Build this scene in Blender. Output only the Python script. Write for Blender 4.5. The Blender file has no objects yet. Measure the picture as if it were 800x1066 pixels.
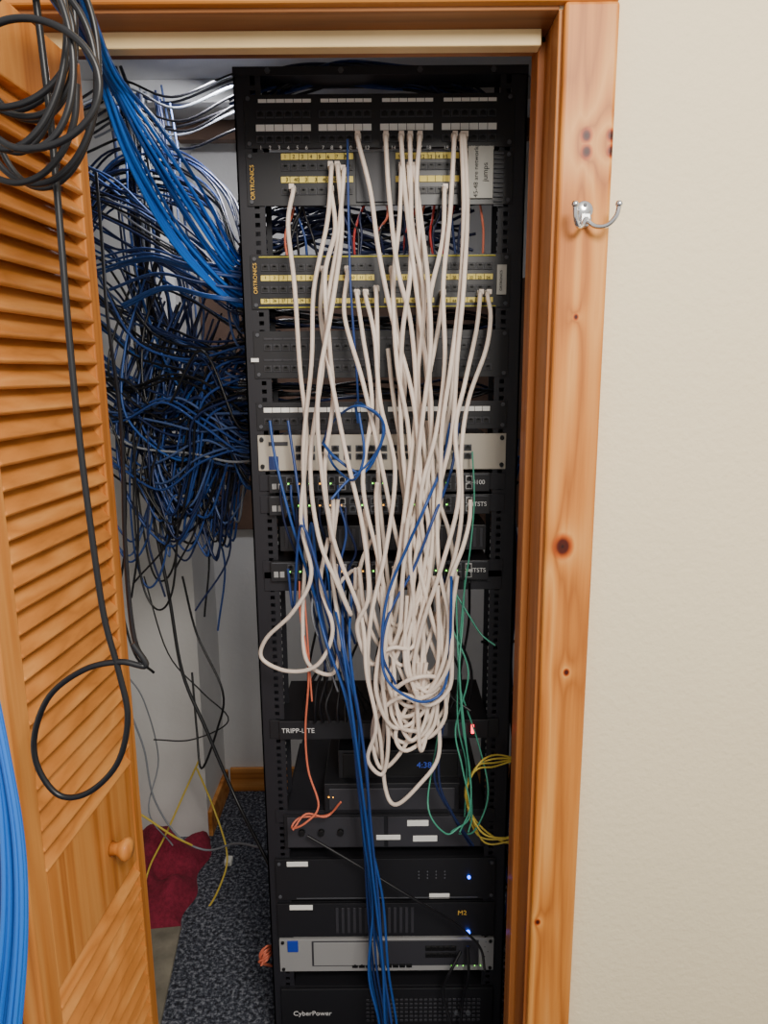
import bpy, math, random
from mathutils import Vector, Matrix
R = random.Random(11)
# ------------------------------------------------------------------ camera model
F=740.0; H=1.56
CAM=Vector((0,0,H))
Zc=-Vector((30,-3755,-740)).normalized()          # world up expressed in camera axes
fw=Vector((0,0,-1)); Yc=(fw-Zc*fw.dot(Zc)).normalized(); Xc=Yc.cross(Zc)
def ray(px,py):
    r=Vector(((px-400)/F,(533-py)/F,-1)); return Vector((r.dot(Xc),r.dot(Yc),r.dot(Zc)))
def P(px,py,Y):                                    # survey: point on the vertical plane at depth Y
    r=ray(px,py); return CAM+r*(Y/r.y)
def PF(px,py,z=0.0):                               # survey: point at height z
    r=ray(px,py); return CAM+r*((z-H)/r.z)
cam_d=bpy.data.cameras.new('camera'); cam=bpy.data.objects.new('camera',cam_d)
bpy.context.scene.collection.objects.link(cam)
cam_d.sensor_fit='VERTICAL'; cam_d.sensor_height=36; cam_d.sensor_width=27; cam_d.lens=36*F/1066
cam_d.clip_start=0.02
M=Matrix((Xc,Yc,Zc)).to_4x4(); M.translation=CAM; cam.matrix_world=M
bpy.context.scene.camera=cam
RY=1.385
def RP(px,py,dy=0): return P(px,py,RY-dy)
def zr(py): return P(397,py,RY).z
def xr(px,py): return P(px,py,RY).x
# ------------------------------------------------------------------ materials
def sr(c):
    return tuple(((x/255)/12.92 if x/255<=0.04045 else (((x/255)+0.055)/1.055)**2.4) for x in c)
def newmat(n):
    m=bpy.data.materials.new(n); m.use_nodes=True
    return m,m.node_tree,m.node_tree.nodes['Principled BSDF']
def mat(n,rgb,rough=.5,metal=0,emit=0,var=0.0,vs=30,bump=0,bs=200):
    m,t,b=newmat(n); c=sr(rgb)
    b.inputs['Base Color'].default_value=(*c,1); b.inputs['Roughness'].default_value=rough; b.inputs['Metallic'].default_value=metal
    if emit:
        b.inputs['Emission Color'].default_value=(*c,1); b.inputs['Emission Strength'].default_value=emit
    tc=t.nodes.new('ShaderNodeTexCoord')
    if var:
        no=t.nodes.new('ShaderNodeTexNoise'); no.inputs['Scale'].default_value=vs; no.inputs['Detail'].default_value=5
        t.links.new(tc.outputs['Object'],no.inputs['Vector'])
        cr=t.nodes.new('ShaderNodeValToRGB'); cr.color_ramp.elements[0].position=.3; cr.color_ramp.elements[1].position=.7
        cr.color_ramp.elements[0].color=(*[x*(1-var) for x in c],1); cr.color_ramp.elements[1].color=(*[min(1,x*(1+var)) for x in c],1)
        t.links.new(no.outputs['Fac'],cr.inputs['Fac']); t.links.new(cr.outputs['Color'],b.inputs['Base Color'])
    if bump:
        n2=t.nodes.new('ShaderNodeTexNoise'); n2.inputs['Scale'].default_value=bs; n2.inputs['Detail'].default_value=3
        t.links.new(tc.outputs['Object'],n2.inputs['Vector'])
        bp=t.nodes.new('ShaderNodeBump'); bp.inputs['Strength'].default_value=bump; bp.inputs['Distance'].default_value=.004
        t.links.new(n2.outputs['Fac'],bp.inputs['Height']); t.links.new(bp.outputs['Normal'],b.inputs['Normal'])
    return m
def wood(n,lo,mid,hi,axis='Z',cross=22.0,long=1.2,rough=.55,knots=(),coat=.06,dist=2.5):
    m,t,b=newmat(n); N=t.nodes; L=t.links
    tc=N.new('ShaderNodeTexCoord'); mp=N.new('ShaderNodeMapping'); L.new(tc.outputs['Object'],mp.inputs['Vector'])
    s={'X':(long,cross,cross),'Y':(cross,long,cross),'Z':(cross,cross,long)}[axis]
    mp.inputs['Scale'].default_value=s
    n1=N.new('ShaderNodeTexNoise'); n1.inputs['Scale'].default_value=.9; n1.inputs['Detail'].default_value=2; n1.inputs['Distortion'].default_value=.4
    L.new(mp.outputs['Vector'],n1.inputs['Vector'])
    mu=N.new('ShaderNodeMath'); mu.operation='MULTIPLY'; mu.inputs[1].default_value=dist*7; L.new(n1.outputs['Fac'],mu.inputs[0])
    last=mu.outputs[0]
    kd=None
    for (kx,ky,kz,kr) in knots:
        vm=N.new('ShaderNodeVectorMath'); vm.operation='SUBTRACT'; L.new(tc.outputs['Object'],vm.inputs[0]); vm.inputs[1].default_value=(kx,ky,kz)
        vs=N.new('ShaderNodeVectorMath'); vs.operation='MULTIPLY'; L.new(vm.outputs[0],vs.inputs[0])
        vs.inputs[1].default_value=(1/kr,0,.8/kr) if axis=='Z' else (.8/kr,0,1/kr)
        le=N.new('ShaderNodeVectorMath'); le.operation='LENGTH'; L.new(vs.outputs[0],le.inputs[0])
        if kd is None: kd=le.outputs['Value']
        else:
            mi=N.new('ShaderNodeMath'); mi.operation='MINIMUM'; L.new(kd,mi.inputs[0]); L.new(le.outputs['Value'],mi.inputs[1]); kd=mi.outputs[0]
        ex=N.new('ShaderNodeMath'); ex.operation='DIVIDE'; ex.inputs[0].default_value=3.0
        ad=N.new('ShaderNodeMath'); ad.operation='ADD'; L.new(le.outputs['Value'],ad.inputs[0]); ad.inputs[1].default_value=.6; L.new(ad.outputs[0],ex.inputs[1])
        a2=N.new('ShaderNodeMath'); a2.operation='ADD'; L.new(last,a2.inputs[0]); L.new(ex.outputs[0],a2.inputs[1]); last=a2.outputs[0]
    fr=N.new('ShaderNodeMath'); fr.operation='PINGPONG'; fr.inputs[1].default_value=1; L.new(last,fr.inputs[0])
    n2=N.new('ShaderNodeTexNoise'); n2.inputs['Scale'].default_value=12; n2.inputs['Detail'].default_value=4; L.new(mp.outputs['Vector'],n2.inputs['Vector'])
    mx=N.new('ShaderNodeMath'); mx.operation='MULTIPLY_ADD'; L.new(n2.outputs['Fac'],mx.inputs[0]); mx.inputs[1].default_value=.35
    hf=N.new('ShaderNodeMath'); hf.operation='MULTIPLY'; hf.inputs[1].default_value=.7; L.new(fr.outputs[0],hf.inputs[0]); L.new(hf.outputs[0],mx.inputs[2])
    cr=N.new('ShaderNodeValToRGB'); e=cr.color_ramp.elements
    e[0].position=.1; e[0].color=(*sr(hi),1); e[1].position=1; e[1].color=(*sr(lo),1); q=cr.color_ramp.elements.new(.6); q.color=(*sr(mid),1)
    L.new(mx.outputs[0],cr.inputs['Fac']); col=cr.outputs['Color']
    if kd is not None:
        k=N.new('ShaderNodeValToRGB'); ke=k.color_ramp.elements
        ke[0].position=.0; ke[0].color=(.03,.008,.002,1); ke[1].position=.62; ke[1].color=(1,1,1,1)
        q=ke.new(.27); q.color=(.16,.04,.01,1); q=ke.new(.44); q.color=(.75,.38,.14,1)
        dv=N.new('ShaderNodeMath'); dv.operation='MULTIPLY'; dv.inputs[1].default_value=.4; L.new(kd,dv.inputs[0])
        L.new(dv.outputs[0],k.inputs['Fac'])
        mm=N.new('ShaderNodeMix'); mm.data_type='RGBA'; mm.blend_type='MULTIPLY'; mm.inputs['Factor'].default_value=1
        L.new(col,mm.inputs['A']); L.new(k.outputs['Color'],mm.inputs['B']); col=mm.outputs['Result']
    L.new(col,b.inputs['Base Color']); b.inputs['Roughness'].default_value=rough; b.inputs['Specular IOR Level'].default_value=.3
    b.inputs['Coat Weight'].default_value=coat; b.inputs['Coat Roughness'].default_value=.15
    return m
# ------------------------------------------------------------------ mesh builder
class MB:
    def __init__(s): s.v=[];s.f=[];s.m=[];s.sm=[];s.mats=[]
    def mi(s,mt):
        if mt not in s.mats: s.mats.append(mt)
        return s.mats.index(mt)
    def obox(s,c,u,v,w,mt):
        c,u,v,w=map(Vector,(c,u,v,w)); b=len(s.v); i=s.mi(mt)
        for a in (-1,1):
            for d in (-1,1):
                for e in (-1,1): s.v.append(c+u*a+v*d+w*e)
        fs=[(0,1,3,2),(4,6,7,5),(0,4,5,1),(2,3,7,6),(0,2,6,4),(1,5,7,3)]
        flip=u.cross(v).dot(w)<0
        for f in fs:
            f=tuple(b+k for k in f); s.f.append(f[::-1] if flip else f); s.m.append(i); s.sm.append(False)
    def box(s,x0,x1,y0,y1,z0,z1,mt):
        s.obox(((x0+x1)/2,(y0+y1)/2,(z0+z1)/2),(abs(x1-x0)/2,0,0),(0,abs(y1-y0)/2,0),(0,0,abs(z1-z0)/2),mt)
    def cyl(s,a,b_,r,mt,n=16,r2=None):
        a=Vector(a);b_=Vector(b_); d=(b_-a).normalized(); r2=r if r2 is None else r2
        t=Vector((0,0,1)) if abs(d.z)<.9 else Vector((1,0,0)); u=d.cross(t).normalized(); w=d.cross(u)
        b=len(s.v); i=s.mi(mt)
        for k in range(n):
            an=2*math.pi*k/n; o=u*math.cos(an)+w*math.sin(an); s.v.append(a+o*r); s.v.append(b_+o*r2)
        for k in range(n):
            j=(k+1)%n; s.f.append((b+2*k,b+2*k+1,b+2*j+1,b+2*j)); s.m.append(i); s.sm.append(True)
        s.f.append(tuple(b+2*k for k in range(n))); s.m.append(i); s.sm.append(False)
        s.f.append(tuple(b+2*k+1 for k in reversed(range(n)))); s.m.append(i); s.sm.append(False)
    def lathe(s,c,d,prof,mt,n=24):
        c=Vector(c); d=Vector(d).normalized(); t=Vector((0,0,1)) if abs(d.z)<.9 else Vector((1,0,0)); u=d.cross(t).normalized(); w=d.cross(u)
        b=len(s.v); i=s.mi(mt)
        for (r,h) in prof:
            for k in range(n):
                an=2*math.pi*k/n; s.v.append(c+d*h+(u*math.cos(an)+w*math.sin(an))*max(r,1e-5))
        for q in range(len(prof)-1):
            for k in range(n):
                j=(k+1)%n; s.f.append((b+q*n+k,b+(q+1)*n+k,b+(q+1)*n+j,b+q*n+j)); s.m.append(i); s.sm.append(True)
    def build(s,name,bevel=0,parent=None,seg=2):
        me=bpy.data.meshes.new(name); me.from_pydata([tuple(x) for x in s.v],[],s.f)
        for mt in s.mats: me.materials.append(mt)
        for p,i,sm in zip(me.polygons,s.m,s.sm): p.material_index=i; p.use_smooth=sm
        me.update(); o=bpy.data.objects.new(name,me); bpy.context.scene.collection.objects.link(o)
        if bevel:
            mo=o.modifiers.new('bevel','BEVEL'); mo.width=bevel; mo.segments=seg; mo.limit_method='ANGLE'; mo.angle_limit=math.radians(50)
        if parent: o.parent=parent
        return o
def spl(pts,sub=7):
    pts=[Vector(p) for p in pts]; q=[pts[0]*2-pts[1]]+pts+[pts[-1]*2-pts[-2]]; out=[]
    for i in range(1,len(q)-2):
        p0,p1,p2,p3=q[i-1:i+3]
        for k in range(sub):
            t=k/sub; out.append(.5*((2*p1)+(p2-p0)*t+(2*p0-5*p1+4*p2-p3)*t*t+(3*p1-p0-3*p2+p3)*t**3))
    out.append(pts[-1]); return out
def cables(name,lst,mats,parent=None,br=2,sub=7):
    """lst: (points, radius, material index)"""
    cu=bpy.data.curves.new(name,'CURVE'); cu.dimensions='3D'; cu.bevel_depth=1.0; cu.bevel_resolution=br; cu.use_fill_caps=True
    for mt in mats: cu.materials.append(mt)
    for pts,r,mi in lst:
        q=spl(pts,sub); sp=cu.splines.new('POLY'); sp.points.add(len(q)-1)
        for a,p in zip(sp.points,q): a.co=(*p,1); a.radius=r
        sp.material_index=mi; sp.use_smooth=True
    o=bpy.data.objects.new(name,cu); bpy.context.scene.collection.objects.link(o)
    if parent: o.parent=parent
    return o
def text(name,s,loc,size,mt,parent=None,roll=0,align='CENTER',rz=0):
    cu=bpy.data.curves.new(name,'FONT'); cu.body=s; cu.size=size; cu.align_x=align; cu.align_y='CENTER'; cu.extrude=.0002
    cu.materials.append(mt); o=bpy.data.objects.new(name,cu); bpy.context.scene.collection.objects.link(o)
    o.matrix_world=Matrix.Translation(loc)@Matrix.Rotation(rz,4,'Z')@Matrix.Rotation(roll,4,'Y')@Matrix.Rotation(math.pi/2,4,'X')
    if parent: o.parent=parent
    return o
# ------------------------------------------------------------------ palette
m_black=mat('rack_black',(34,34,40),.45,.1)
m_blk2=mat('device_black',(27,27,31),.4)
m_blk3=mat('port_black',(9,9,11),.5)
m_dgrey=mat('port_grey',(74,76,82),.5)
m_gridg=mat('charcoal_plastic',(50,50,56),.5)
m_silver=mat('silver_paint',(160,160,160),.45,.2)
m_beige=mat('beige_metal',(186,178,164),.5,.1)
m_white=mat('label_white',(240,240,235),.6)
m_lgrey=mat('label_grey',(190,188,180),.7)
m_yel=mat('label_yellow',(238,216,110),.6)
m_yel2=mat('yellow_line',(190,180,50),.6)
m_ink=mat('ink_black',(10,10,10),.7)
m_txt=mat('print_white',(215,215,215),.6)
m_gold=mat('print_gold',(230,185,80),.5)
m_chrome=mat('chrome',(215,215,215),.22,1)
m_brass=mat('antique_brass',(140,112,70),.35,.9)
m_cw=mat('cable_white',(226,210,196),.45,var=.06,vs=40)
m_plug=mat('plug_clear',(225,220,212),.25)
m_cb=mat('cable_blue',(28,70,138),.42)
m_cb2=mat('cable_bright_blue',(30,108,206),.4)
m_cn=mat('cable_navy',(24,36,74),.42)
m_cn2=mat('cable_mid_blue',(34,62,122),.42)
m_cslate=mat('cable_slate_blue',(66,86,132),.42)
m_ck=mat('cable_black',(18,18,22),.4)
m_co=mat('cable_orange',(214,112,84),.5)
m_cr=mat('cable_red',(176,44,40),.5)
m_cg=mat('cable_green',(70,150,125),.45)
m_cy=mat('cable_yellow',(215,190,80),.45)
m_cgr=mat('cable_grey',(130,134,142),.5)
def led(n,c,s=6): return mat(n,c,.4,0,s)
m_lb=led('led_blue',(40,90,255),8); m_lr=led('led_red',(255,40,60),6); m_lg=led('led_green',(120,255,60),4); m_la=led('led_amber',(255,170,40),3)
m_wall=mat('wall_paint_cream',(233,217,180),.7,var=.03,vs=2.5,bump=.35,bs=110)
m_wgrey=mat('closet_wall_white',(216,215,214),.8,var=.05,vs=4,bump=.2,bs=60)
m_ceil=mat('ceiling_white',(205,205,205),.9,var=.05,vs=5)
m_ply=mat('backboard_brown',(92,70,58),.8,var=.25,vs=9)
m_conc=mat('concrete',(128,122,108),.95,var=.3,vs=18,bump=.6,bs=60)
m_maroon=mat('maroon_fabric',(132,32,56),.95,var=.25,vs=90,bump=1,bs=260)
def carpet():
    m,t,b=newmat('carpet_blue_grey'); N=t.nodes;L=t.links
    tc=N.new('ShaderNodeTexCoord'); v=N.new('ShaderNodeTexNoise'); v.inputs['Scale'].default_value=95; v.inputs['Detail'].default_value=4; v.inputs['Roughness'].default_value=.75
    L.new(tc.outputs['Object'],v.inputs['Vector'])
    cr=N.new('ShaderNodeValToRGB'); e=cr.color_ramp.elements; e[0].position=.38; e[0].color=(*sr((26,28,36)),1); e[1].position=.64; e[1].color=(*sr((156,160,170)),1)
    q=e.new(.5); q.color=(*sr((66,71,86)),1)
    L.new(v.outputs['Fac'],cr.inputs['Fac']); L.new(cr.outputs['Color'],b.inputs['Base Color']); b.inputs['Roughness'].default_value=1
    bp=N.new('ShaderNodeBump'); bp.inputs['Distance'].default_value=.01; L.new(v.outputs['Fac'],bp.inputs['Height']); L.new(bp.outputs['Normal'],b.inputs['Normal'])
    return m
m_carpet=carpet()
FY=1.05; BYW=1.165           # doorway wall front/back
XL,XR,ZT=-.53,.237,2.027     # doorway opening
CF=FY-.018                   # casing front face
CW=.076
def K(px,py,r): p=P(px,py,CF); return (p.x,p.y,p.z,r)
W_lo,W_mid,W_hi=(156,86,30),(196,122,50),(218,152,78)
m_case=wood('knotty_pine_casing',W_lo,W_mid,W_hi,'Z',cross=20,long=.9,knots=[K(586,569,.012),K(611,141,.0065),K(611,158,.0065),K(637,157,.0055),K(637,141,.0055),K(590,700,.004),K(600,330,.003),K(560,960,.004)],dist=1.2)
m_case_h=wood('pine_head',W_lo,W_mid,W_hi,'X',cross=16,long=.9,dist=1.2)
m_jamb=wood('pine_jamb',(128,68,28),(164,98,46),(186,122,64),'Z',cross=14,long=.7,dist=1.0)
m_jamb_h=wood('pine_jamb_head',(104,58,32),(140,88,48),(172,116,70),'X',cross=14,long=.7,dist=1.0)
m_stile=wood('pine_door_stile',(160,92,36),(190,118,52),(208,142,72),'Z',cross=20,long=.8,dist=1.2)
m_slat=wood('pine_door_slat',(172,106,46),(194,124,58),(210,144,76),'Y',cross=22,long=5,dist=.8)
m_base=wood('pine_baseboard',(150,90,40),(190,124,62),(210,150,86),'X',cross=16,long=.9,dist=1.2)
m_pale=mat('pale_pine_stop',(232,202,146),.5,var=.06,vs=8)
# ------------------------------------------------------------------ room shell
def slab(name,x0,x1,y0,y1,z0,z1,mt,bevel=0):
    b=MB(); b.box(x0,x1,y0,y1,z0,z1,mt); return b.build(name,bevel)
slab('floor',-2.2,2.2,-1.2,2.7,-.06,0,m_carpet)
b=MB(); b.box(-2.2,XL,FY,BYW,0,2.5,m_wall); b.box(XR,2.2,FY,BYW,0,2.5,m_wall); b.box(XL,XR,FY,BYW,ZT,2.5,m_wall); b.build('wall_front')
slab('wall_back',-.61,.85,2.46,2.56,0,2.5,m_wgrey)
b=MB(); b.box(-1.7,-.61,2.18,2.56,0,2.5,m_wgrey); b.build('wall_back_return')
slab('wall_left',-1.8,-1.7,BYW,2.56,0,2.5,m_wgrey)
slab('wall_right',.85,.95,BYW,2.56,0,2.5,m_wgrey)
slab('ceiling',-1.8,.95,BYW,2.56,2.30,2.4,m_ceil)
slab('plywood_backboard',-.605,.8,2.44,2.4595,1.02,1.86,m_ply,.002)
slab('baseboard_back',-.59,.85,2.445,2.46,0,.095,m_base,.003)
slab('baseboard_left',-.61,-.595,2.18,2.445,0,.095,m_base,.003)
b=MB(); b.box(-.58,-.30,1.36,1.42,2.23,2.30,m_base)
for jy in (1.7,2.0,2.3): b.box(-1.7,.85 if jy>2.2 else .85,jy,jy+.04,2.245,2.30,m_ply if jy!=2.0 else m_ceil)
b.build('ceiling_joists',.003)
# casing + jambs
b=MB(); b.box(XR+.004,XR+CW,CF,FY,0,ZT+.004,m_case); b.build('trim_1',.005,seg=3)
b=MB(); b.box(XL-CW,XR+CW,CF,FY,ZT+.004,ZT+.08,m_case_h); b.build('trim_2',.005,seg=3)
b=MB(); b.box(XL-CW,XL-.004,CF,FY,0,ZT+.004,m_case); b.build('trim_3',.005,seg=3)
b=MB(); b.box(XR-.001,XR+.016,FY-.004,BYW+.004,0,ZT,m_jamb); b.box(XR-.012,XR,FY+.072,BYW+.004,0,ZT,m_jamb)
b.box(XL-.016,XL+.001,FY-.004,BYW+.004,0,ZT,m_jamb)
b.box(XL,XR,FY-.004,BYW+.004,ZT-.001,ZT+.016,m_jamb_h); b.build('door_jamb',.002)
b=MB(); b.box(XL,XR-.012,FY+.048,FY+.072,ZT-.022,ZT,m_pale); b.box(XL,XR,FY+.072,BYW,ZT-.010,ZT,m_jamb_h); b.build('door_track',.002)
# ------------------------------------------------------------------ louvred bifold door
def leaf(b,A,B,th,z0,z1):
    A=Vector((*A,0));B=Vector((*B,0)); d=(B-A); Lg=d.length; d.normalize(); n=Vector((d.y,-d.x,0))  # n towards +x (front face)
    def bb(s0,s1,z0,z1,mt,t=th): b.obox(A+d*(s0+s1)/2-n*th/2+Vector((0,0,(z0+z1)/2)),d*(s1-s0)/2,n*t/2,Vector((0,0,(z1-z0)/2)),mt)
    sw=.042
    bb(0,sw,z0,z1,m_stile); bb(Lg-.028,Lg,z0,z1,m_stile)
    rails=[(z0,z0+.13),(.745,.925),(z1-.09,z1)]
    for a,c in rails: bb(sw,Lg-.028,a,c,m_stile,th*.9)
    for (za,zb) in ((z0+.13,.745),(.925,z1-.09)):
        k=int((zb-za)/.029); pit=(zb-za)/k
        for i in range(k):
            z=za+pit*(i+.5); s0=sw;s1=Lg-.028; c=A+d*(s0+s1)/2-n*(th/2-.001)+Vector((0,0,z))
            u=(n*.66-Vector((0,0,1))*.75).normalized()
            b.obox(c,d*((s1-s0)/2+.002),u*.0205,u.cross(d)*.0036,m_slat)
dA=(-.445,.775); dB=(-.424,1.108)
b=MB(); leaf(b,dA,dB,.029,.02,1.99); leaf(b,(dA[0]-.033,dA[1]),(dB[0]-.033,dB[1]),.029,.02,1.99)
door=b.build('louvered_bifold_door',.0024)
b=MB(); kp=Vector((-.431,.992,.83)); b.lathe(kp,(1,-.06,0),[(.0,0),(.011,0),(.009,.008),(.012,.014),(.017,.02),(.0175,.026),(.013,.031),(.0,.033)],m_stile)
b.build('knob',parent=door)
for hz in (.48,1.75):
    b=MB(); y=dA[1]-.0015; xc=dA[0]-.031
    b.box(xc-.022,xc-.003,y-.001,y+.002,hz-.035,hz+.035,m_brass); b.box(xc+.003,xc+.022,y-.001,y+.002,hz-.025,hz+.025,m_brass)
    b.cyl((xc,y-.003,hz-.036),(xc,y-.003,hz+.036),.004,m_brass)
    for q in (-1,1):
        for e in (-.02,.02): b.cyl((xc+q*.013,y-.003,hz+e),(xc+q*.013,y,hz+e),.0035,m_chrome,10)
    b.build('hinge',.0006,parent=door)
# ------------------------------------------------------------------ wall hook
hp=P(608,224,CF)
b=MB()
b.lathe(hp+Vector((0,0,.006)),(0,-1,0),[(.0,.0),(.0125,0),(.0125,.002),(.010,.004),(0,.0045)],m_chrome,28)
b.lathe(hp+Vector((0,0,-.006)),(0,-1,0),[(.0,.0),(.011,0),(.011,.0025),(.009,.0045),(0,.005)],m_chrome,28)
b.box(hp.x-.006,hp.x+.006,hp.y-.012,hp.y-.002,hp.z-.012,hp.z+.000,m_chrome)
for e in (-.004,.012): b.cyl(hp+Vector((0,-.0045,e)),hp+Vector((0,-.006,e)),.0025,m_dgrey,10)
hook=b.build('double_coat_hook',.001)
def V3(a): return hp+Vector(a)
hl=[]
for s,l in ((-1,.75),(1,1.4)):
    hl.append(([V3((0,-.010,-.006)),V3((s*.008*l,-.016,-.017)),V3((s*.018*l,-.024,-.018)),V3((s*.025*l,-.030,-.008)),V3((s*.027*l,-.032,.004))],.0032,0))
cables('arms',hl,[m_chrome],hook,3)
b=MB()
for s,l in ((-1,.75),(1,1.4)):
    b.lathe(V3((s*.027*l,-.032,.003)),(0,0,1),[(0,0),(.0035,.001),(.0052,.004),(.0035,.008),(0,.009)],m_chrome,14)
b.build('ball_ends',parent=hook)
# ------------------------------------------------------------------ rack
b=MB(); ZTOP=2.09; PI=.2135; PO=.262
for s in (-1,1):
    def bx(x0,x1,*a): b.box(min(s*x0,s*x1),max(s*x0,s*x1),*a)
    for y in (RY,RY+.077):
        bx(PI,PI+.010,y,y+.003,.0,ZTOP,m_black); bx(PI+.019,PO,y,y+.003,.0,ZTOP,m_black)
        z=.05
        while z<ZTOP-.03:
            bx(PI+.010,PI+.019,y,y+.003,z,z+.008,m_black); z+=.0159
    bx(PO-.003,PO,RY,RY+.08,0,ZTOP,m_black)
    bx(PO-.04,PO,RY-.12,RY+.5,0,.004,m_black); bx(PO-.004,PO,RY-.12,RY+.5,0,.06,m_black)
b.box(-PO,PO,RY-.003,RY,ZTOP-.014,ZTOP,m_black)
b.box(-PO,PO,RY+.08,RY+.083,ZTOP-.006,ZTOP,m_black)
b.box(-PO,PO,RY,RY+.08,ZTOP-.003,ZTOP,m_black)
b.box(-PO,PO,RY-.12,RY-.116,0,.05,m_black)
for s in (-.2,-.07,.07,.2): b.cyl((s,RY-.006,ZTOP-.007),(s,RY-.003,ZTOP-.007),.005,m_dgrey,6)
rack=b.build('equipment_rack')
# ------------------------------------------------------------------ helpers for rack gear
def face(py0,py1): return zr(py1),zr(py0)
FYP=RY-.003
def panel(b,py0,py1,mt,x0=-.2415,x1=.2415,screws=True,th=.003,back=.02,ox=-.003):
    z0,z1=face(py0,py1); b.box(x0+ox,x1+ox,FYP-th+.003,FYP+.0028,z0,z1,mt)
    if back: b.box(-.205,.205,FYP+.003,FYP+back,z0+.003,z1-.003,m_blk2)
    if screws:
        for sx in (x0+ox+.008,x1+ox-.008):
            for z in (z0+.007,z1-.007): b.cyl((sx,FYP-.003,z),(sx,FYP,z),.0038,m_dgrey,10)
    return z0,z1
def port(b,x,z,w=.0148,h=.0125,fr=m_dgrey,y=None):
    y=FYP if y is None else y
    b.box(x-w/2,x+w/2,y-.0022,y,z-h/2,z+h/2,fr)
    b.box(x-w/2+.0018,x+w/2-.0018,y-.0027,y,z-h/2+.0018,z+h/2-.0030,m_blk3)
    b.box(x-w/5,x+w/5,y-.0027,y,z,z+h/2-.0012,m_blk3)
def strip(b,px0,px1,py,h,mt,y=None,div=0):
    y=FYP if y is None else y
    x0=xr(px0,py);x1=xr(px1,py);z=zr(py)
    b.box(x0,x1,y-.0016,y,z-h/2,z+h/2,mt)
    if div:
        for i in range(1,div): x=x0+(x1-x0)*i/div; b.box(x-.0006,x+.0006,y-.0019,y,z-h/2,z+h/2,m_ink)
groups=[(267,324),(332,387),(396,451),(460,517)]
def portrow(b,py,grp,n=6,fr=m_dgrey,skip=0):
    z=zr(py)
    for (a,c) in grp:
        x0=xr(a,py);x1=xr(c,py)
        for i in range(n): port(b,x0+(x1-x0)*(i+.5)/n,z,w=min(.0148,(x1-x0)/n*.94),fr=fr)
# 1 top 48-port panel
b=MB(); panel(b,98,154,m_blk2)
for g in groups: strip(b,g[0]+2,g[1],105,.006,m_white,div=6); strip(b,g[0],g[1],133,.011,m_white,div=6)
portrow(b,119,groups,fr=m_gridg); portrow(b,145,groups,fr=m_gridg)
o=b.build('patch_panel',.0005)
for i in range(24):
    g=groups[i//6]; px=g[0]+(g[1]-g[0])*((i%6)+.5)/6
    text('port_number',str(i+1),RP(px,154,.0062),.0095,m_txt,o)
# 2 keystone panel with yellow strips
b=MB(); z0,z1=panel(b,158,214,m_blk2)
for g in ((293,368),(412,478)):
    for py in (163,187): strip(b,g[0],g[1],py,.0105,m_yel,div=8)
    for py in (174,199): portrow(b,py,[g],n=8,fr=m_gridg)
x0=xr(371,185);x1=xr(408,185); b.box(x0,x1,FYP-.004,FYP,zr(211),zr(160),m_gridg)
for i in range(12):
    z=zr(160)-.008*i; b.box(xr(514,185),xr(524,185),FYP-.0035,FYP,z-.004,z-.001,m_dgrey)
b.box(xr(487,181),xr(513,181),FYP-.0045,FYP-.001,zr(208),zr(154),m_lgrey)
o=b.build('patch_panel',.0005)
cA=(xr(487,181)+xr(513,181))/2; cz=(zr(208)+zr(154))/2
text('sticker_text','45-48 are network',Vector((cA-.008,FYP-.0052,cz)),.0112,m_ink,o,roll=-math.pi/2)
text('sticker_text_2','jumps',Vector((cA+.0085,FYP-.0052,cz)),.0135,m_ink,o,roll=-math.pi/2)
text('maker_text','ORTRONICS',RP(263,190,.0062),.0105,m_gold,o,roll=-math.pi/2)
for i,px in enumerate(range(299,368,10)): text('jack_number',R.choice(['50','51','47','3','40','49']),RP(px,187,.0072),.0095,m_ink,o)
for i,px in enumerate(range(297,368,9)): text('jack_number',str(i+1),RP(px,163,.0072),.009,m_ink,o)
for i,px in enumerate(range(416,478,8)): text('jack_number',str(i+9),RP(px,163,.0072),.0085,m_ink,o)
# 3 mid 48 panel
b=MB(); panel(b,265,321,m_blk2)
strip(b,270,516,267,.0022,m_yel2); strip(b,270,516,319.5,.0018,m_yel2)
gm=[(272,328),(336,390),(400,452),(460,513)]
for g in gm:
    strip(b,g[0],g[1],289,.010,m_yel,div=6); strip(b,g[0],g[1],313,.009,m_yel,div=6)
portrow(b,278,gm,fr=m_gridg); portrow(b,301,gm,fr=m_gridg)
b.box(xr(517,293),xr(527,293),FYP-.0042,FYP,zr(308),zr(277),m_lgrey)
o=b.build('patch_panel',.0005)
text('maker_text','ORTRONICS',RP(266,290,.0062),.0098,m_gold,o,roll=-math.pi/2)
text('maker_label','ORTRONICS',RP(522,292,.0082),.0065,m_ink,o,roll=-math.pi/2)
for k,(py) in enumerate((289,313)):
    for i in range(24):
        g=gm[i//6]; px=g[0]+(g[1]-g[0])*((i%6)+.5)/6
        text('port_number',str(i+1+24*k),RP(px,py,.0068),.0075,m_ink,o)
# 4 dark panel w/ ports
b=MB(); panel(b,344,393,m_blk2)
for py in (352,374):
    portrow(b,py+9,[(275,330),(338,392),(402,454),(462,512)],fr=m_gridg)
    strip(b,275,510,py,.004,m_gridg,div=24)
b.box(xr(262,374),xr(270,374),FYP-.0042,FYP,zr(376),zr(372),m_white)
b.build('patch_panel',.0005)
# 5 24-port white strip
b=MB(); panel(b,418,447,m_blk2)
for g in ((275,329),(332,384),(404,456),(462,510)): strip(b,g[0],g[1],426,.009,m_white,div=6)
portrow(b,438,[(275,329),(332,384),(404,456),(462,510)],fr=m_gridg)
o=b.build('patch_panel',.0005)
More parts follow.
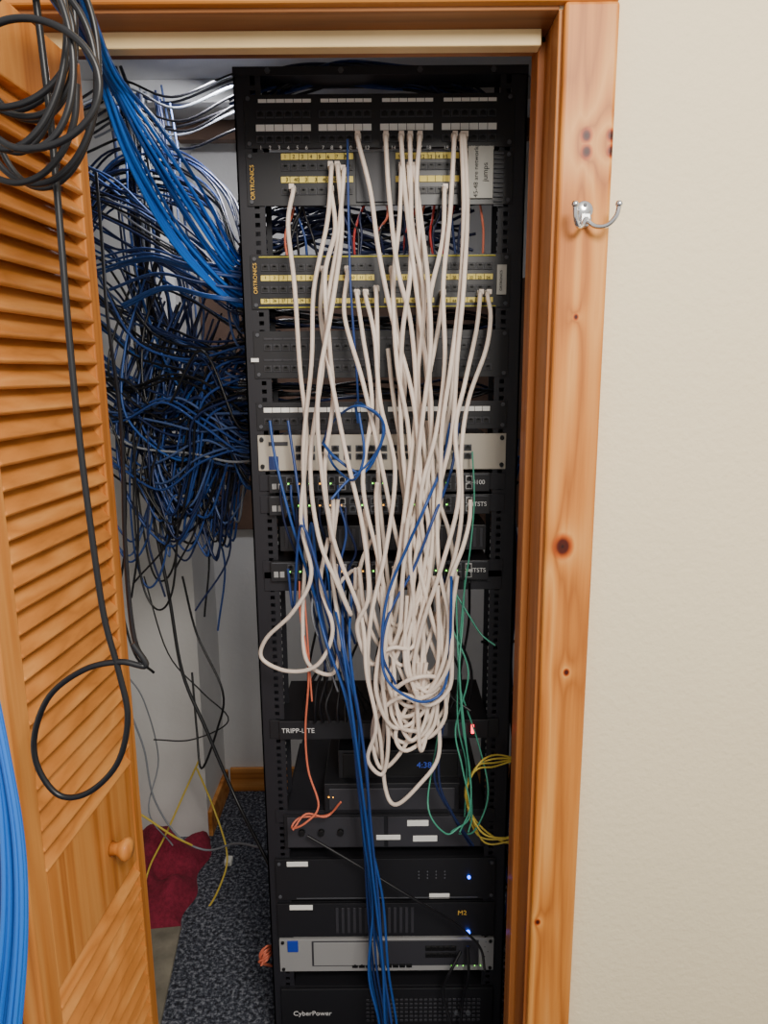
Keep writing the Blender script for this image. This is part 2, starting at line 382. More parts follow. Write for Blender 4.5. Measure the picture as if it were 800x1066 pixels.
# 6 beige 1U switch
b=MB(); z0,z1=panel(b,452,489,m_beige,back=.22)
for i in range(15):
    for zz in (.008,-.008): port(b,xr(312+i*12.5,470),(z0+z1)/2+zz,fr=m_dgrey)
b.box(xr(280,470),xr(290,470),FYP-.002,FYP,zr(488),zr(474),mat('badge_navy',(40,60,120),.5))
b.box(xr(280,462),xr(300,462),FYP-.002,FYP,zr(463),zr(459),m_gridg)
for sx in (-.2365,.2305):
    for z in (z0+.009,z1-.009): b.cyl((sx,FYP-.004,z),(sx,FYP,z),.0042,m_blk3,10)
o=b.build('network_switch',.0006)
# 7 dark switches
def switch(py0,py1,xa,xb,depth,n,txt=None,ear=True):
    b=MB(); z0,z1=face(py0,py1); X0=xr(xa,py0);X1=xr(xb,py0)
    b.box(X0,X1,FYP-.012,FYP+depth,z0,z1,m_blk2)
    if ear: b.box(-.2445,.2385,FYP,FYP+.0028,z0+.002,z1-.002,m_black)
    zc=(z0+z1)/2; y=FYP-.012; h=(z1-z0)
    b.box(X0+.003,X1-.003,y-.001,y,z1-.004,z1-.002,m_dgrey)
    for i in range(n):
        x=X0+.03+(X1-X0-.06)*(i+.5)/n
        for zz in (h*.2,-h*.2): port(b,x,zc+zz,w=.0135,h=h*.34,fr=m_silver if i%6==5 else m_dgrey,y=y)
        if R.random()<.75: b.box(x-.004,x-.001,y-.003,y,zc-.0012,zc+.0008,m_lg if R.random()<.7 else m_la)
    for k in (0,1):
        b.box(X0+.006+k*.012,X0+.015+k*.012,y-.002,y,zc-h*.3,zc,m_silver)
    o=b.build('network_switch',.0006)
    if txt: text('model_text',txt,Vector((X1-.026,y-.002,zc)),.012,m_txt,o)
    return o
switch(492,511,281,509,.25,18,'M4100')
switch(514,534,281,509,.25,18,'7HTSTS')
switch(582,602,283,508,.28,18,'7HTSTS')
b=MB(); z0=zr(604)
b.box(-.215,.215,FYP-.002,FYP+.30,z0-.004,z0-.001,m_black); b.box(-.243,.237,FYP,FYP+.0028,z0-.02,z0+.02,m_black)
b.build('rack_shelf',.0006)
b=MB(); z0,z1=face(548,574); b.box(-.21,.205,FYP+.01,FYP+.22,z0,z1,m_blk2)
for i in range(30): b.box(-.2+i*.0135,-.193+i*.0135,FYP+.008,FYP+.01,z0+.006,z1-.006,m_gridg)
b.build('firewall_appliance',.001)
# 8 lower stack
def dev(name,xa,xb,py0,py1,depth,mt,ear=False,y0=None,bev=.002,extra=None):
    b=MB(); z0,z1=face(py0,py1); X0=xr(xa,py0);X1=xr(xb,py0); y=(FYP-.006) if y0 is None else y0
    b.box(X0,X1,y,y+depth,z0,z1,mt)
    if ear: b.box(-.2445,.2385,FYP-.001,FYP+.0028,z0,z1,mt)
    if extra: extra(b,X0,X1,z0,z1,y)
    return b.build(name,bev),X0,X1,z0,z1,y
def ex_power(b,X0,X1,z0,z1,y):
    for i in range(6): b.box(X0+.17+i*.04,X0+.195+i*.04,y-.002,y,z0+.006,z1-.006,m_gridg)
    b.box(X1-.036,X1-.030,y-.004,y,z0+.012,z1-.010,m_lr)
o,X0,X1,z0,z1,y=dev('rack_power_strip',291,508,748,767,.2,m_blk2,True,extra=ex_power)
text('maker_text','TRIPP-LITE',Vector((X0+.040,y-.002,(z0+z1)/2)),.015,m_txt,o)
b=MB(); zs=zr(842); b.box(-.215,.215,FYP,FYP+.35,zs-.003,zs,m_black); b.box(-.24,.235,FYP,FYP+.0028,zs-.03,zs,m_black); b.build('rack_shelf',.0006)
b=MB(); zt=zr(812); X0,X1=xr(338,815),xr(478,815)
b.box(X0,X1,FYP-.01,FYP+.22,zs,zt,m_blk2); b.box(X0+.01,X1-.01,FYP-.013,FYP-.01,zs+.008,zt-.01,m_gridg)
for i in range(2): b.cyl((X0+.01+i*.009,FYP-.014,zt-.03),(X0+.01+i*.009,FYP-.01,zt-.03),.0016,m_la,8)
b.build('cable_modem',.003)
b=MB(); zt2=zr(783); X0,X1=xr(352,790),xr(482,790)
b.box(X0,X1,FYP+.01,FYP+.2,zt,zt2,m_blk2); b.box(X0+.01,X1-.01,FYP+.007,FYP+.01,zt+.006,zt2-.006,m_blk3)
o=b.build('set_top_box',.003)
text('clock_digits','4:38',Vector((xr(442,797),FYP+.005,(zt+zt2)/2)),.019,led('led_clock',(50,70,150),.6),o)
def labels(b,lst,y):
    for (a,c,p0,p1) in lst: b.box(xr(a,p0),xr(c,p0),y-.0012,y,zr(p1),zr(p0),m_white)
b=MB(); z0,z1=face(846,880); b.box(xr(296,850),xr(505,850),FYP-.004,FYP+.3,z0,z1,m_blk2)
for xa,xb in ((300,400),(404,500)): b.box(xr(xa,860),xr(xb,860),FYP-.007,FYP-.004,z0+.004,z1-.004,m_gridg)
labels(b,[(392,417,866,871),(430,455,867,873),(424,446,851,857)],FYP-.007)
for px in (315,335,355): b.cyl((xr(px,860),FYP-.015,zr(862)),(xr(px,860),FYP-.007,zr(862)),.007,m_blk3,16)
b.build('audio_mixer',.001)
b=MB(); z0,z1=face(892,934); b.box(-.2445,.2385,FYP-.004,FYP+.0028,z0,z1,m_blk2); b.box(-.215,.215,FYP+.003,FYP+.36,z0,z1,m_blk2)
b.box(-.2,.2,FYP-.006,FYP-.004,z0+.004,z0+.006,m_dgrey)
labels(b,[(299,321,894,899),(447,468,928,933)],FYP-.004)
for i in range(4):
    for zz in (0,1,2): b.cyl((xr(436+i*9,905),FYP-.007,zr(905)-.008*zz),(xr(436+i*9,905),FYP-.004,zr(905)-.008*zz),.0018,m_dgrey,8)
b.cyl((xr(488,911),FYP-.008,zr(911)),(xr(488,911),FYP-.004,zr(911)),.0035,m_lb,12)
for sx in (-.236,.23):
    for z in (z0+.01,z1-.01): b.cyl((sx,FYP-.007,z),(sx,FYP-.004,z),.004,m_dgrey,10)
b.build('audio_amplifier',.001)
b=MB(); z0,z1=face(938,972); b.box(-.2445,.2385,FYP-.004,FYP+.0028,z0,z1,m_blk2); b.box(-.215,.215,FYP+.003,FYP+.36,z0,z1,m_blk2)
for i in range(14): b.box(xr(350+i*6,955),xr(353+i*6,955),FYP-.006,FYP-.004,z0+.01,z1-.01,m_gridg)
labels(b,[(302,326,939,944)],FYP-.004)
b.cyl((xr(487,969),FYP-.009,zr(968)),(xr(487,969),FYP-.004,zr(968)),.005,m_lb,12)
o=b.build('audio_amplifier',.001)
text('maker_text','M2',Vector((xr(481,948),FYP-.006,zr(948))),.016,m_gold,o)
# silver router
b=MB(); z0,z1=face(975,1008); b.box(-.243,.239,FYP-.004,FYP+.0028,z0,z1,m_silver); b.box(-.212,.212,FYP+.003,FYP+.25,z0,z1,m_silver)
b.box(-.17,.205,FYP-.006,FYP-.004,z0+.015,z1-.004,m_gridg); b.box(-.166,-.02,FYP-.0065,FYP-.004,z0+.017,z1-.006,m_silver)
b.box(xr(300,982),xr(311,982),FYP-.007,FYP-.004,zr(987),zr(976),mat('badge_blue',(30,60,170),.4))
for i in range(5):
    for zz in (984,991): port(b,xr(446+i*6.4,988),zr(zz),w=.0135,h=.0125,fr=m_blk3,y=FYP-.006)
for i in range(9): port(b,xr(370+i*7,1001),zr(1002),w=.013,h=.011,fr=m_blk3,y=FYP-.0042)
for sx in (-.235,.231):
    for z in (z0+.007,z1-.007): b.cyl((sx,FYP-.007,z),(sx,FYP-.004,z),.004,m_blk3,10)
for i in range(6): b.cyl((xr(470+i*6,1003),FYP-.006,zr(1003)),(xr(470+i*6,1003),FYP-.004,zr(1003)),.0009,m_lg,8)
b.build('network_router',.0008)
b=MB(); z0,z1=face(1026,1064); b.box(-.243,.239,FYP-.006,FYP+.0028,z0,z1,m_blk2); b.box(-.215,.215,FYP+.003,FYP+.45,z0,z1,m_blk2)
for r_ in range(6):
    for i in range(24): b.box(-.05+i*.011,-.042+i*.011,FYP-.008,FYP-.006,z0+.012+r_*.011,z0+.018+r_*.011,m_gridg)
for px in (475,487): b.cyl((xr(px,1052),FYP-.012,zr(1050)),(xr(px,1052),FYP-.006,zr(1050)),.006,m_dgrey,14)
o=b.build('battery_backup_unit',.002)
text('maker_text','CyberPower',Vector((xr(326,1048),FYP-.0085,zr(1050))),.017,m_txt,o)
# ------------------------------------------------------------------ white patch cables
plugs=MB()
def plug(px,py,up=True):
    c=RP(px,py,.012)
    plugs.box(c.x-.0056,c.x+.0056,c.y-.009,c.y+.010,c.z-.0045,c.z+.0045,m_plug)
    plugs.box(c.x-.0045,c.x+.0045,c.y-.022,c.y-.008,c.z-.0045,c.z+.0045,m_cw)
WR=.0041
W=[]
def wc(path,dy=.06,plug0=True,jit=3,r=WR,mi=0,lst=W,plugend=False):
    q=[]; n=len(path); d=dy
    ph=R.uniform(0,6)
    for i,(x,y) in enumerate(path):
        if i==0: q.append(RP(x,y,.030)); continue
        j=0 if (i<2 or i==n-1) else jit
        dd=d+.014*math.sin(ph+i*1.3)
        if i==1: dd=min(d,.045)
        if i==n-1 and plugend: dd=.02
        q.append(RP(x+R.uniform(-j,j),y+R.uniform(-j,j),dd))
    if plug0:
        plug(*path[0]); x,y=path[0]
        q.insert(1,RP(x,y+4,.040))
    lst.append((q,r,mi))
main=[
 [(305,197),(300,235),(305,300),(314,380),(318,460),(315,540),(322,600),(303,635),(277,665),(275,688),(298,700),(330,693),(345,655),(335,610),(342,560)],
 [(345,174),(341,230),(328,300),(326,380),(317,470),(321,560),(316,640),(322,690),(346,698),(352,655),(345,590),(352,520)],
 [(352,174),(356,240),(345,320),(331,400),(330,470),(347,560),(374,640),(381,700),(390,755),(382,788),(397,806),(403,765),(398,700),(408,620)],
 [(358,178),(352,250),(340,310),(337,380),(323,480),(330,560),(350,610),(365,640),(350,590),(347,520)],
 [(337,281),(334,330),(345,400),(362,470),(377,550),(382,620),(371,655),(388,690),(412,660),(420,600),(425,540)],
 [(362,281),(359,330),(376,400),(398,480),(414,560),(432,620),(436,665),(415,690),(392,650),(386,590),(380,530)],
 [(373,143),(386,200),(396,260),(411,330),(432,420),(441,520),(432,600),(410,680),(400,742),(418,772),(446,762),(456,705),(462,630),(470,600)],
 [(372,305),(378,350),(386,420),(380,500),(392,580),(410,650),(430,710),(440,765),(462,745),(460,700),(445,650),(440,600)],
 [(381,305),(390,350),(394,420),(410,490),(400,570),(388,640),(384,700),(395,770),(404,820),(415,836),(438,818),(455,790),(457,745),(440,690)],
 [(402,143),(405,200),(416,280),(428,340),(432,420),(425,500),(415,580),(405,650),(415,700),(440,735),(460,718),(462,670),(452,600)],
 [(408,281),(412,330),(420,400),(416,470),(430,550),(452,610),(462,660),(450,700),(425,690),(415,640),(410,590)],
 [(418,143),(422,200),(432,270),(440,340),(450,420),(445,500),(432,580),(425,650),(400,720),(388,765),(398,800),(425,775),(436,720),(442,650)],
 [(427,143),(428,200),(426,280),(420,350),(415,430),(420,500),(436,580),(450,650),(467,690),(464,735),(440,760),(415,745),(402,690),(398,610)],
 [(437,143),(434,200),(438,280),(444,360),(452,440),(460,510),(452,590),(440,660),(425,715),(430,745),(454,732),(467,680),(466,610)],
 [(418,175),(416,230),(408,300),(414,380),(426,450),(430,530),(420,610),(400,672),(380,645),(374,590)],
 [(426,175),(430,240),(440,310),(434,390),(442,460),(448,540),(440,610),(415,660),(395,710),(407,752),(430,742),(436,690)],
 [(432,175),(440,240),(446,300),(449,360),(440,430),(428,520),(412,600),(398,660),(392,720),(412,758),(443,742),(454,690),(456,610)],
 [(463,197),(461,250),(450,310),(446,370),(446,440),(452,520),(447,600),(435,670),(445,720),(468,702),(472,640),(476,600)],
 [(473,143),(469,220),(464,300),(462,380),(452,450),(440,520),(446,600),(460,650),(458,700),(438,716),(420,690),(424,620)],
 [(481,143),(483,220),(480,300),(472,380),(462,450),(456,530),(440,610),(425,680),(440,730),(466,715),(470,660)],
 [(484,143),(487,215),(484,300),(476,370),(470,450),(458,520),(455,590),(466,650),(460,702),(430,735),(407,710),(402,640)],
 [(461,305),(455,350),(444,410),(436,480),(445,560),(430,640),(405,700),(412,742),(436,738),(444,690)],
 [(500,305),(496,345),(482,400),(475,450),(476,520),(462,590),(440,650),(432,700),(450,722),(468,690),(470,630)],
 [(508,305),(511,330),(505,365),(490,415),(480,470),(478,540),(468,600),(450,660),(430,720),(410,765),(425,782),(453,755),(456,700)],
 [(345,197),(349,240),(338,290),(342,360),(348,420),(338,490),(345,560),(342,530)],
]
for p in main: wc(p,dy=R.uniform(.045,.115),jit=2.5)
for i in range(5):
    sx=[392,404,436,445,475][i]; sy=[301,363,278,438,363][i]
    mid=sx*.5+R.uniform(198,225); lowx=[392,412,430,446,456][i]; lowy=[690,650,770,700,640][i]
    side=1 if mid>lowx else -1; ex=min(490,max(350,lowx-side*R.uniform(25,65))); ey=R.choice([500,503,520,524,588,592])
    wc([(sx,sy),((sx*2+mid)/3,sy+60),(mid,(sy+lowy)/2),(lowx+side*14,lowy-80),(lowx+side*16,lowy-26),(lowx,lowy),(lowx-side*16,lowy-26),(lowx-side*20,lowy-90),((lowx-side*25+ex)/2,(lowy-90+ey)/2+5),(ex,ey+22),(ex,ey)],dy=R.uniform(.04,.12),plug0=(sy<320),jit=2)
# slack swags at the bottom of the bundle
for (cx,cy,rx,ry,a0) in [(428,705,36,24,0),(432,738,30,26,1),(416,765,26,32,2.4)]:
    pts=[(cx+rx*math.cos(a0+k*.6)+k*1.1*math.sin(a0),cy+ry*math.sin(a0+k*.6)-k*1.5) for k in range(9)]
    pts=[(pts[0][0]+5,pts[0][1]-60)]+pts+[(pts[-1][0]-4,pts[-1][1]-60)]
    wc(pts,dy=R.uniform(.09,.13),plug0=False,jit=2)
wo=cables('white_patch_cables',W,[m_cw],br=3)
plugs.build('plugs',.0006,parent=wo)
# ------------------------------------------------------------------ blue patch cables
B=[]
def bc(path,dy=.08,jit=3,r=.0028,mi=0): wc(path,dy,False,jit,r,mi,B)
bc([(362,145),(363,220),(366,300),(371,380),(373,418)],.05,1,.0022,1)
bc([(373,440),(371,420),(385,422),(398,440),(398,465),(378,492),(352,478),(337,462)],.1)
bc([(336,462),(346,440),(370,424),(392,430),(400,452),(384,478),(360,500),(345,520)],.11,2,.0024)
bc([(338,462),(348,485),(368,500),(380,475),(374,430)],.11,2,.0024)
for i,s in enumerate([(281,438),(300,438),(315,525),(300,592)]):
    bc([s,(s[0]+6,s[1]+40),((s[0]+318)/2+6,545),(322+i*5,605),(333+i*4,650),(350+i*3.5,695),(366+i*2.6,745),(372+i*2.4,810),(378+i*2.2,880),(383+i*2.2,950),(388+i*4,1010),(394+i*4,1066),(396+i*4,1110)],.05+.01*i,3,mi=i%2)
for i,s in enumerate([(292,505),(303,505),(309,528),(325,505),(333,528),(352,505),(360,528)]):   # short cords on the switches
    bc([s,(s[0]+1,s[1]+18),(s[0]+5+i,s[1]+48),(318+i*7,600),(326+i*7,640),(340+i*6,700-i*6)],.035,3,.0025,mi=[2,1,2,0,2,1,2][i])
for i in range(5):
    s=(332+i*9,592)
    bc([s,(s[0]-2,625),(342+i*5,670),(358+i*4,730),(370+i*3,800),(376+i*3.4,870),(385+i*3.4,940),(388+i*4,1010),(398+i*3,1066),(400+i*3,1110)],R.uniform(.08,.12),4,mi=i%2)
bc([(468,440),(462,480),(447,520),(425,570),(405,620),(396,670),(405,710),(435,728),(458,722),(466,690),(468,640),(470,600)],.135,2)
bc([(478,440),(470,490),(452,540),(430,590),(405,640),(398,680),(412,712)],.12,2,mi=1)
for i in range(2):
    bc([(462+i*9,600),(460+i*7,680),(462,750),(455+i*5,810),(470,850),(490+i*3,880)],.07,3,mi=2)
cables('blue_patch_cables',B,[m_cb,m_cn2,m_cn],br=2)
# ------------------------------------------------------------------ coloured patch cables in the rack
C=[]
def cc(path,mi,dy=.05,r=.0022,jit=3): wc(path,dy,False,jit,r,mi,C)
cc([(492,470),(494,520),(490,570),(484,620),(476,680),(478,750),(486,800),(484,850)],0,.06,.0016)
for i in range(3): cc([(466+i*9,604),(470+i*6,650),(486-i*4,700),(474+i*7,760),(482+i*4,800),(486+i*4,845),(470+i*9,866)],0,.08,.0017,5)
cc([(470,610),(488,640),(500,662),(516,672)],0,.06,.0017); cc([(470,690),(452,790),(446,840),(462,866),(480,860)],0,.1,.0017); cc([(480,720),(500,780),(506,830),(492,862),(478,868)],0,.06,.0017)
for i in range(4): cc([(540,790),(515,786+i*4),(495,800),(488-i,830),(500,860+i*4),(525,875),(540,868)],1,.06,.0019)
cc([(312,605),(313,640),(322,700),(320,760),(322,800),(330,840),(318,858),(303,862),(312,852),(340,846),(355,835)],2,.05,.0022)
cc([(316,605),(320,660),(325,730)],2,.04,.0018); cc([(355,835),(340,850),(318,848),(305,864)],2,.05,.0022)
cc([(330,600),(325,640),(340,680),(352,720)],4,.04); cc([(455,605),(450,640),(470,680),(465,720),(490,740)],3,.06,.003)
for i in range(12):
    x=335+i*14; cc([(x,606),(x+R.uniform(-10,10),650),(x+R.uniform(-20,20),700),(x+R.uniform(-20,30),745)],3,-R.uniform(0,.1),.0028)
for i in range(6): cc([(330+i*6,700),(322+i*8,715),(318+i*8,735),(320+i*8,752)],3,.03,.0035)
cc([(320,870),(380,905),(430,935),(470,960),(500,985),(505,1010)],3,.06,.003); cc([(480,990),(470,1010),(464,1035),(470,1066)],3,.05,.0035)
cc([(487,985),(488,1015),(484,1040),(480,1066)],3,.05,.0035)
cables('coloured_patch_cables',C,[m_cg,m_cy,m_co,m_ck,m_cgr,m_cr],br=2)
# cables behind the panels, inside the open gaps
I=[]
def ic(path,Y0,mi,r=.003,jit=3,yj=.03):
    I.append(([P(x+R.uniform(-jit,jit),y+R.uniform(-jit,jit),Y0+R.uniform(-yj,yj)) for x,y in path],r,mi))
for i in range(26):
    x=R.choice([R.uniform(300,385),R.uniform(395,500)]); mi=R.choice([1,2,1,2,1,3,0,0,4]) ; d=R.uniform(-25,25)
    ic([(x,205),(x+d*.5,225),(x+d,245),(x+d*1.2,275)],1.42,mi,.0024,3,.012)
for i in range(26):
    ic([(250,R.uniform(200,300)),(290,R.uniform(215,262)),(340,R.uniform(215,265)),(400,R.uniform(215,265)),(R.uniform(420,500),R.uniform(205,265))],1.5,R.choice([0,0,0,3]),.003)
for i in range(24):
    c=R.uniform(315,370); h=R.uniform(66,88); ic([(c-80,106),(c-45,h+12),(c,h),(c+60,h+5),(c+110,h+12),(c+150,108)],1.48,R.choice([0,4,3,4,0]),.0028)
for i in range(12): ic([(250,R.uniform(322,345)),(300,R.uniform(322,345)),(380,R.uniform(324,344)),(470,R.uniform(322,345)),(520,335)],1.48,R.choice([0,3,3]),.003)
for i in range(12): ic([(250,R.uniform(395,417)),(300,R.uniform(395,417)),(380,R.uniform(395,417)),(470,R.uniform(395,417)),(520,405)],1.48,R.choice([0,3,3]),.003)
cables('rear_rack_cables',I,[m_cn,m_co,m_cr,m_ck,m_cn2],br=1)
# ------------------------------------------------------------------ tangle left of the rack
T=[]
def tc_(path,mi,r=.0030,jit=2,yj=.05,off=8):
    ox,oy,oz=R.uniform(-off,off),R.uniform(-off,off),R.uniform(-yj,yj)
    T.append(([P(x+ox+R.uniform(-jit,jit),y+oy+R.uniform(-jit,jit),Y+oz*(Y-1.5)*5) for x,y,Y in path],r,mi))
mix=[0]*9+[1]*5+[2]*6+[3]*1+[6]*4+[4]
for gidx in range(12):   # grouped parallel swoops from the left towards the rack
    y0=180+gidx*22+R.uniform(-14,14); y1=285+gidx*17; s=R.uniform(-25,70)
    for i in range(5):
        tc_([(60,y0-20,1.85),(105,y0+4,1.8),(150,(y0*2+y1)/3+s,1.75),(205,(y0+2*y1)/3+s*.8,1.68),(252,y1,1.57),(285,y1-5,1.56)],R.choice(mix),off=12,jit=4)
for gidx in range(16):   # hanging loops in groups
    x0=R.uniform(200,258); y0=R.uniform(350,460); dx=R.uniform(30,125); low=R.uniform(450,580)
    for i in range(4):
        x2=max(108,x0-dx); k=R.uniform(-18,18); tc_([(275,y0-20,1.56),(x0+4,y0+5,1.62),(x0-dx*.12,(y0+low)/2,1.66),(x0-dx*.45,low+k,1.7),(x2+4,(y0+low)/2+10+k,1.74),(x2-2,y0-10,1.78),(x2+22,y0-80,1.8)],R.choice(mix),off=11,jit=3)
for gidx in range(8):   # from ceiling down
    x0=R.uniform(100,200); a=R.uniform(385,460); c=R.uniform(180,235)
    for i in range(3): tc_([(x0-10,100,1.9),(x0,160,1.9),(x0+4,230,1.88),(x0+22,320,1.82),(c,a,1.75),(256,a+25,1.6),(280,a+20,1.56)],R.choice(mix),off=12)
for gidx in range(6):   # upper arcs
    y=155+gidx*9
    for i in range(4): tc_([(80,y+60,1.9),(120,y+10,1.9),(180,y+8,1.85),(230,y+44,1.7),(252,y+100+gidx*10,1.57),(278,y+120+gidx*8,1.56)],R.choice(mix),off=10)
for i in range(9):    # along the ceiling joists
    y=R.uniform(95,150); tc_([(85,y+15,1.9),(130,y-4,1.9),(185,y+10,1.85),(245,y-12,1.8),(300,y-25,1.75)],R.choice([0,2,2,4]),.003,6)
for gidx in range(12):   # low droops
    x0=R.uniform(160,255); w=R.uniform(18,60); low=R.uniform(515,620)
    for i in range(3):
        k=R.uniform(-18,14); tc_([(x0+12,430,1.66),(x0,500,1.68),(x0-w*.22,low-22+k,1.68),(x0-w*.55,low+k,1.68),(x0-w*.95,low-34+k,1.7),(x0-w*1.1,480,1.72),(x0-w*.7,400,1.74)],R.choice(mix),.0026,3,.05,9)
for i in range(9):   # single loose ends
    x0=R.uniform(140,250); low=R.uniform(560,660); tc_([(x0,450,1.7),(x0+R.uniform(-12,12),510,1.7),(x0+R.uniform(-18,18),(510+low)/2,1.7),(x0+R.uniform(-25,25),low,1.7)],R.choice([0,2,2,1]),.0026,4)
for gidx in range(8):
    y0=R.uniform(380,490); m1,m2,m3,e=R.uniform(-10,40),R.uniform(-30,45),R.uniform(-40,20),R.uniform(425,495)
    for i in range(3): tc_([(100,y0,1.8),(135,y0+m1,1.74),(175,y0+m2,1.68),(215,y0+m3,1.62),(253,e,1.57),(275,e+4,1.55)],R.choice(mix),off=9)
for i in range(5): tc_([(110,80,1.9),(135,150,1.85),(150,250,1.8),(140,330,1.8),(150,420,1.75)],2,.0045,5,off=14)
for i in range(4): tc_([(150,100,2.0),(155,160,1.95),(150,250,1.9),(160,330,1.88)],4,.004,5)
cables('network_cable_tangle',T,[m_cn,m_cn2,m_ck,m_cb,m_cgr,m_co,m_cslate],br=1,sub=7)
# bright blue trunk bundle entering through the doorway
U=[]
for i in range(20):
    o1=R.uniform(-1,1); o2=R.uniform(-1,1)
    pth=[(40+o1*30,-110+o2*14,.74),(62+o1*23,-25+o2*12,.88),(88+o1*13,28+o2*9,1.0),(113+o1*11,82+o2*9,1.12),(150+o1*17,150-o1*20,1.24),(195+o1*16,225-o1*28+o2*6,1.40),(238+o1*7,285-o1*22+o2*8,1.50),(264,300-o1*26+o2*10,1.53)]
    U.append(([P(x,y,Y+o2*.012) for x,y,Y in pth],.0029,0 if R.random()<.65 else 1))
for i in range(12):
    o1=R.uniform(-1,1); U.append(([P(x,y,Y) for x,y,Y in [(110+o1*20,296+o1*25,1.7),(160+o1*12,280+o1*22,1.6),(205+o1*12,290+o1*20,1.5),(246,296+o1*18,1.5),(268,300+o1*18,1.5)]],.0028,R.choice([1,2])))
cables('blue_cable_bundle',U,[m_cb2,m_cb,m_cn2],br=2)
# foreground blue bundle, lower left
G=[]
for i in range(20):
    o1=R.uniform(-1,1); o2=R.uniform(-1,1)
    G.append(([P(x,y,Y+o2*.02) for x,y,Y in [(-70+o1*14,560,.70),(-26+o1*12,680,.68),(0+o1*10,790,.66),(12+o1*13,880,.65),(13+o1*15,970,.64),(4+o1*18,1066,.63),(-10+o1*20,1180,.62)]],.0024,0 if R.random()<.8 else 1))
cables('blue_cable_bundle',G,[m_cb2,m_cb],br=2)
# black coiled cable, upper left
K_=[]
for (n_,ph,cx0,cy0,rx0,ry0,yy) in ((95,0,18,62,62,88,.70),(60,2.2,26,50,56,104,.73)):
    pts=[]
    for k in range(n_):
        a=ph+k*.42; cx=cx0+14*math.sin(a*.21); cy=cy0+30*math.sin(a*.17+1)
        pts.append(P(cx+(rx0+10*math.sin(a*.37))*math.cos(a),cy+(ry0+26*math.sin(a*.29))*math.sin(a),yy+.03*math.sin(a*.13)))
    K_.append((pts,.0031,0))
hang=[(30,-60),(40,20),(52,120),(62,230),(72,350),(82,450),(94,545),(108,640),(124,700),(133,748),(122,795),(92,825),(62,828),(40,800),(36,765),(52,724),(88,697),(125,689),(152,693),(138,670)]
K_.append(([P(x,y,.74) for x,y in hang],.0034,0))
K_.append(([P(x,y,Y) for x,y,Y in [(152,692,.76),(138,655,.80),(130,560,.95),(126,440,1.12),(112,330,1.25),(106,250,1.35),(100,180,1.4)]],.0030,0))
cables('black_coiled_cable',K_,[m_ck],br=3)
# loose cables in closet left
Lc=[]
def lc(p,mi,r=.003): Lc.append(([P(x,y,Y) for x,y,Y in p],r,mi))
lc([(150,480,1.7),(160,540,1.7),(176,620,1.68),(190,700,1.65),(215,760,1.62),(245,830,1.58),(270,880,1.5),(283,905,1.47)],0,.0042)
lc([(190,600,1.8),(205,660,1.8),(232,720,1.75),(226,760,1.75),(210,800,1.75),(205,760,1.8),(200,700,1.85)],0)
lc([(100,400,1.7),(128,480,1.7),(130,570,1.7),(125,620,1.7),(140,680,1.68),(160,700,1.6)],0,.0032)
lc([(207,792,1.95),(190,830,1.95),(172,870,1.93),(155,905,1.9),(152,935,1.87),(178,960,1.82),(212,950,1.85),(232,915,1.88),(236,885,1.92),(222,840,2.0),(205,800,2.0)],1,.003)
lc([(135,842,1.8),(150,850,1.82),(180,870,1.85),(200,880,1.88)],1)
lc([(135,740,1.9),(150,780,1.9),(160,830,1.9),(185,870,1.9),(215,885,1.9),(245,878,1.85),(270,882,1.7)],2)
lc([(130,700,1.9),(150,730,1.9),(165,790,1.95),(155,845,1.9),(180,880,1.9)],2,.0022)
lc([(150,600,1.85),(175,680,1.85),(210,720,1.85),(238,750,1.85),(200,770,1.85),(160,770,1.85)],0,.002)
cables('loose_floor_cables',Lc,[m_ck,m_cy,m_cgr],br=2)
b=MB(); c=PF(238,893,.02); b.box(c.x-.012,c.x+.012,c.y-.015,c.y+.015,.0,.018,m_white); b.box(c.x-.007,c.x+.007,c.y-.02,c.y-.014,.004,.014,m_lgrey); b.build('cable_wall_jack',.003)
Q=[]
def qc(p,mi,r=.0032): Q.append(([P(x+R.uniform(-3,3),y,Y) for x,y,Y in p],r,mi))
for i in range(9):
    qc([(538,430+i*9,1.5),(532,520,1.55),(538,600,1.6),(530,690,1.6),(536,780,1.6),(526,860,1.6),(532,940,1.6),(528,1040,1.55)],R.choice([0,1,1,2]))
qc([(545,665,1.5),(520,672,1.45),(505,668,1.42)],0); qc([(545,700,1.6),(524,740,1.5),(530,800,1.5),(522,850,1.5),(512,900,1.4),(522,960,1.4),(515,1010,1.4)],0)
for i in range(5): qc([(515,870+i*8,1.42),(526,890+i*9,1.4),(530,930,1.4),(522,960+i*6,1.4),(505,975+i*5,1.38)],R.choice([0,0,1]))
for i in range(10): qc([(285,985+i*.5,1.45),(276,985+i*2,1.42),(272,994+i*1.2,1.42),(278,1004,1.44),(288,1006,1.46)],3,.0022)
cables('side_cables',Q,[m_ck,m_cn2,m_cb,m_co],br=2)
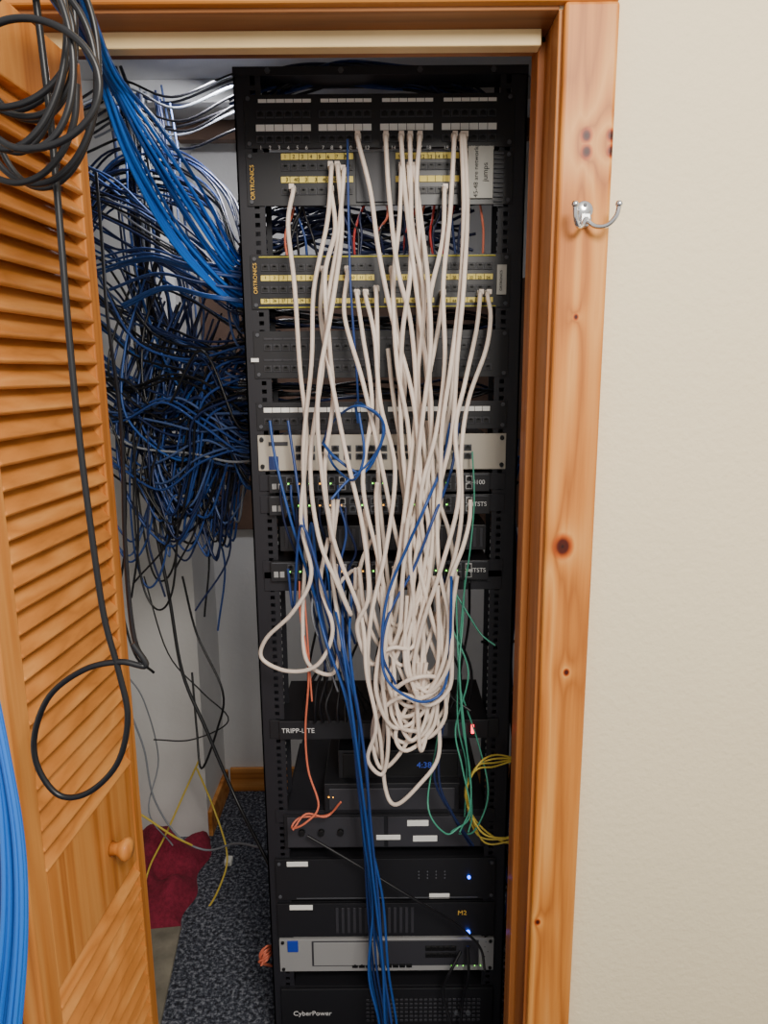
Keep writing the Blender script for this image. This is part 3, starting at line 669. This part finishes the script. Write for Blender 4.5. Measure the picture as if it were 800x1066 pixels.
# ------------------------------------------------------------------ maroon cloth and concrete strip
def heap(name,c,sx,sy,h,mt,seed):
    rr=random.Random(seed); n=36; vs=[];fs=[]
    ph=[rr.uniform(0,6) for _ in range(8)]
    for j in range(n+1):
        for i in range(n+1):
            u=i/n*2-1; v=j/n*2-1; e=max(0,1-max(abs(u),abs(v))**6)
            w=.55+.2*math.sin(u*6+ph[0]+2*math.sin(v*3+ph[1]))+.14*math.sin(v*9+ph[2]+u*4)+.07*math.sin(u*17+ph[3]+v*5)
            x=c[0]+sx*(u+.05*math.sin(v*7+ph[4])); y=c[1]+sy*(v+.05*math.sin(u*8+ph[5])); vs.append((x,y,.001+h*e*w*(0.7+.3*v)))
    for j in range(n):
        for i in range(n):
            a=j*(n+1)+i; fs.append((a,a+1,a+n+2,a+n+1))
    me=bpy.data.meshes.new(name); me.from_pydata(vs,[],fs); me.materials.append(mt)
    for p in me.polygons: p.use_smooth=True
    o=bpy.data.objects.new(name,me); bpy.context.scene.collection.objects.link(o); return o
heap('crumpled_blanket',(-.80,1.955),.21,.20,.17,m_maroon,3)
a=PF(165,1066); e=PF(215,935)
b=MB(); b.obox(((a.x+e.x)/2-.10,(a.y+e.y)/2-.09,.006),(.085,.01,0),(-.01*2,.17,0),(0,0,.006),m_conc); b.build('concrete_paver',.003)
# ------------------------------------------------------------------ lights
def area(name,loc,target,size,power,col=(1,1,1)):
    l=bpy.data.lights.new(name,'AREA'); l.shape='SQUARE'; l.size=size; l.energy=power; l.color=col
    o=bpy.data.objects.new(name,l); bpy.context.scene.collection.objects.link(o); o.location=loc
    o.rotation_euler=(Vector(target)-Vector(loc)).to_track_quat('-Z','Y').to_euler(); return o
area('room_ceiling_light',(.5,-.5,2.45),(.2,1.1,1.1),.6,52,(1,.94,.85))
area('closet_light',(-.36,1.75,2.2),(-.75,2.2,.6),.15,7.5,(.97,.97,1))
w=bpy.data.worlds.new('world'); bpy.context.scene.world=w; w.use_nodes=True
w.node_tree.nodes['Background'].inputs['Color'].default_value=(1,.97,.93,1); w.node_tree.nodes['Background'].inputs['Strength'].default_value=.85
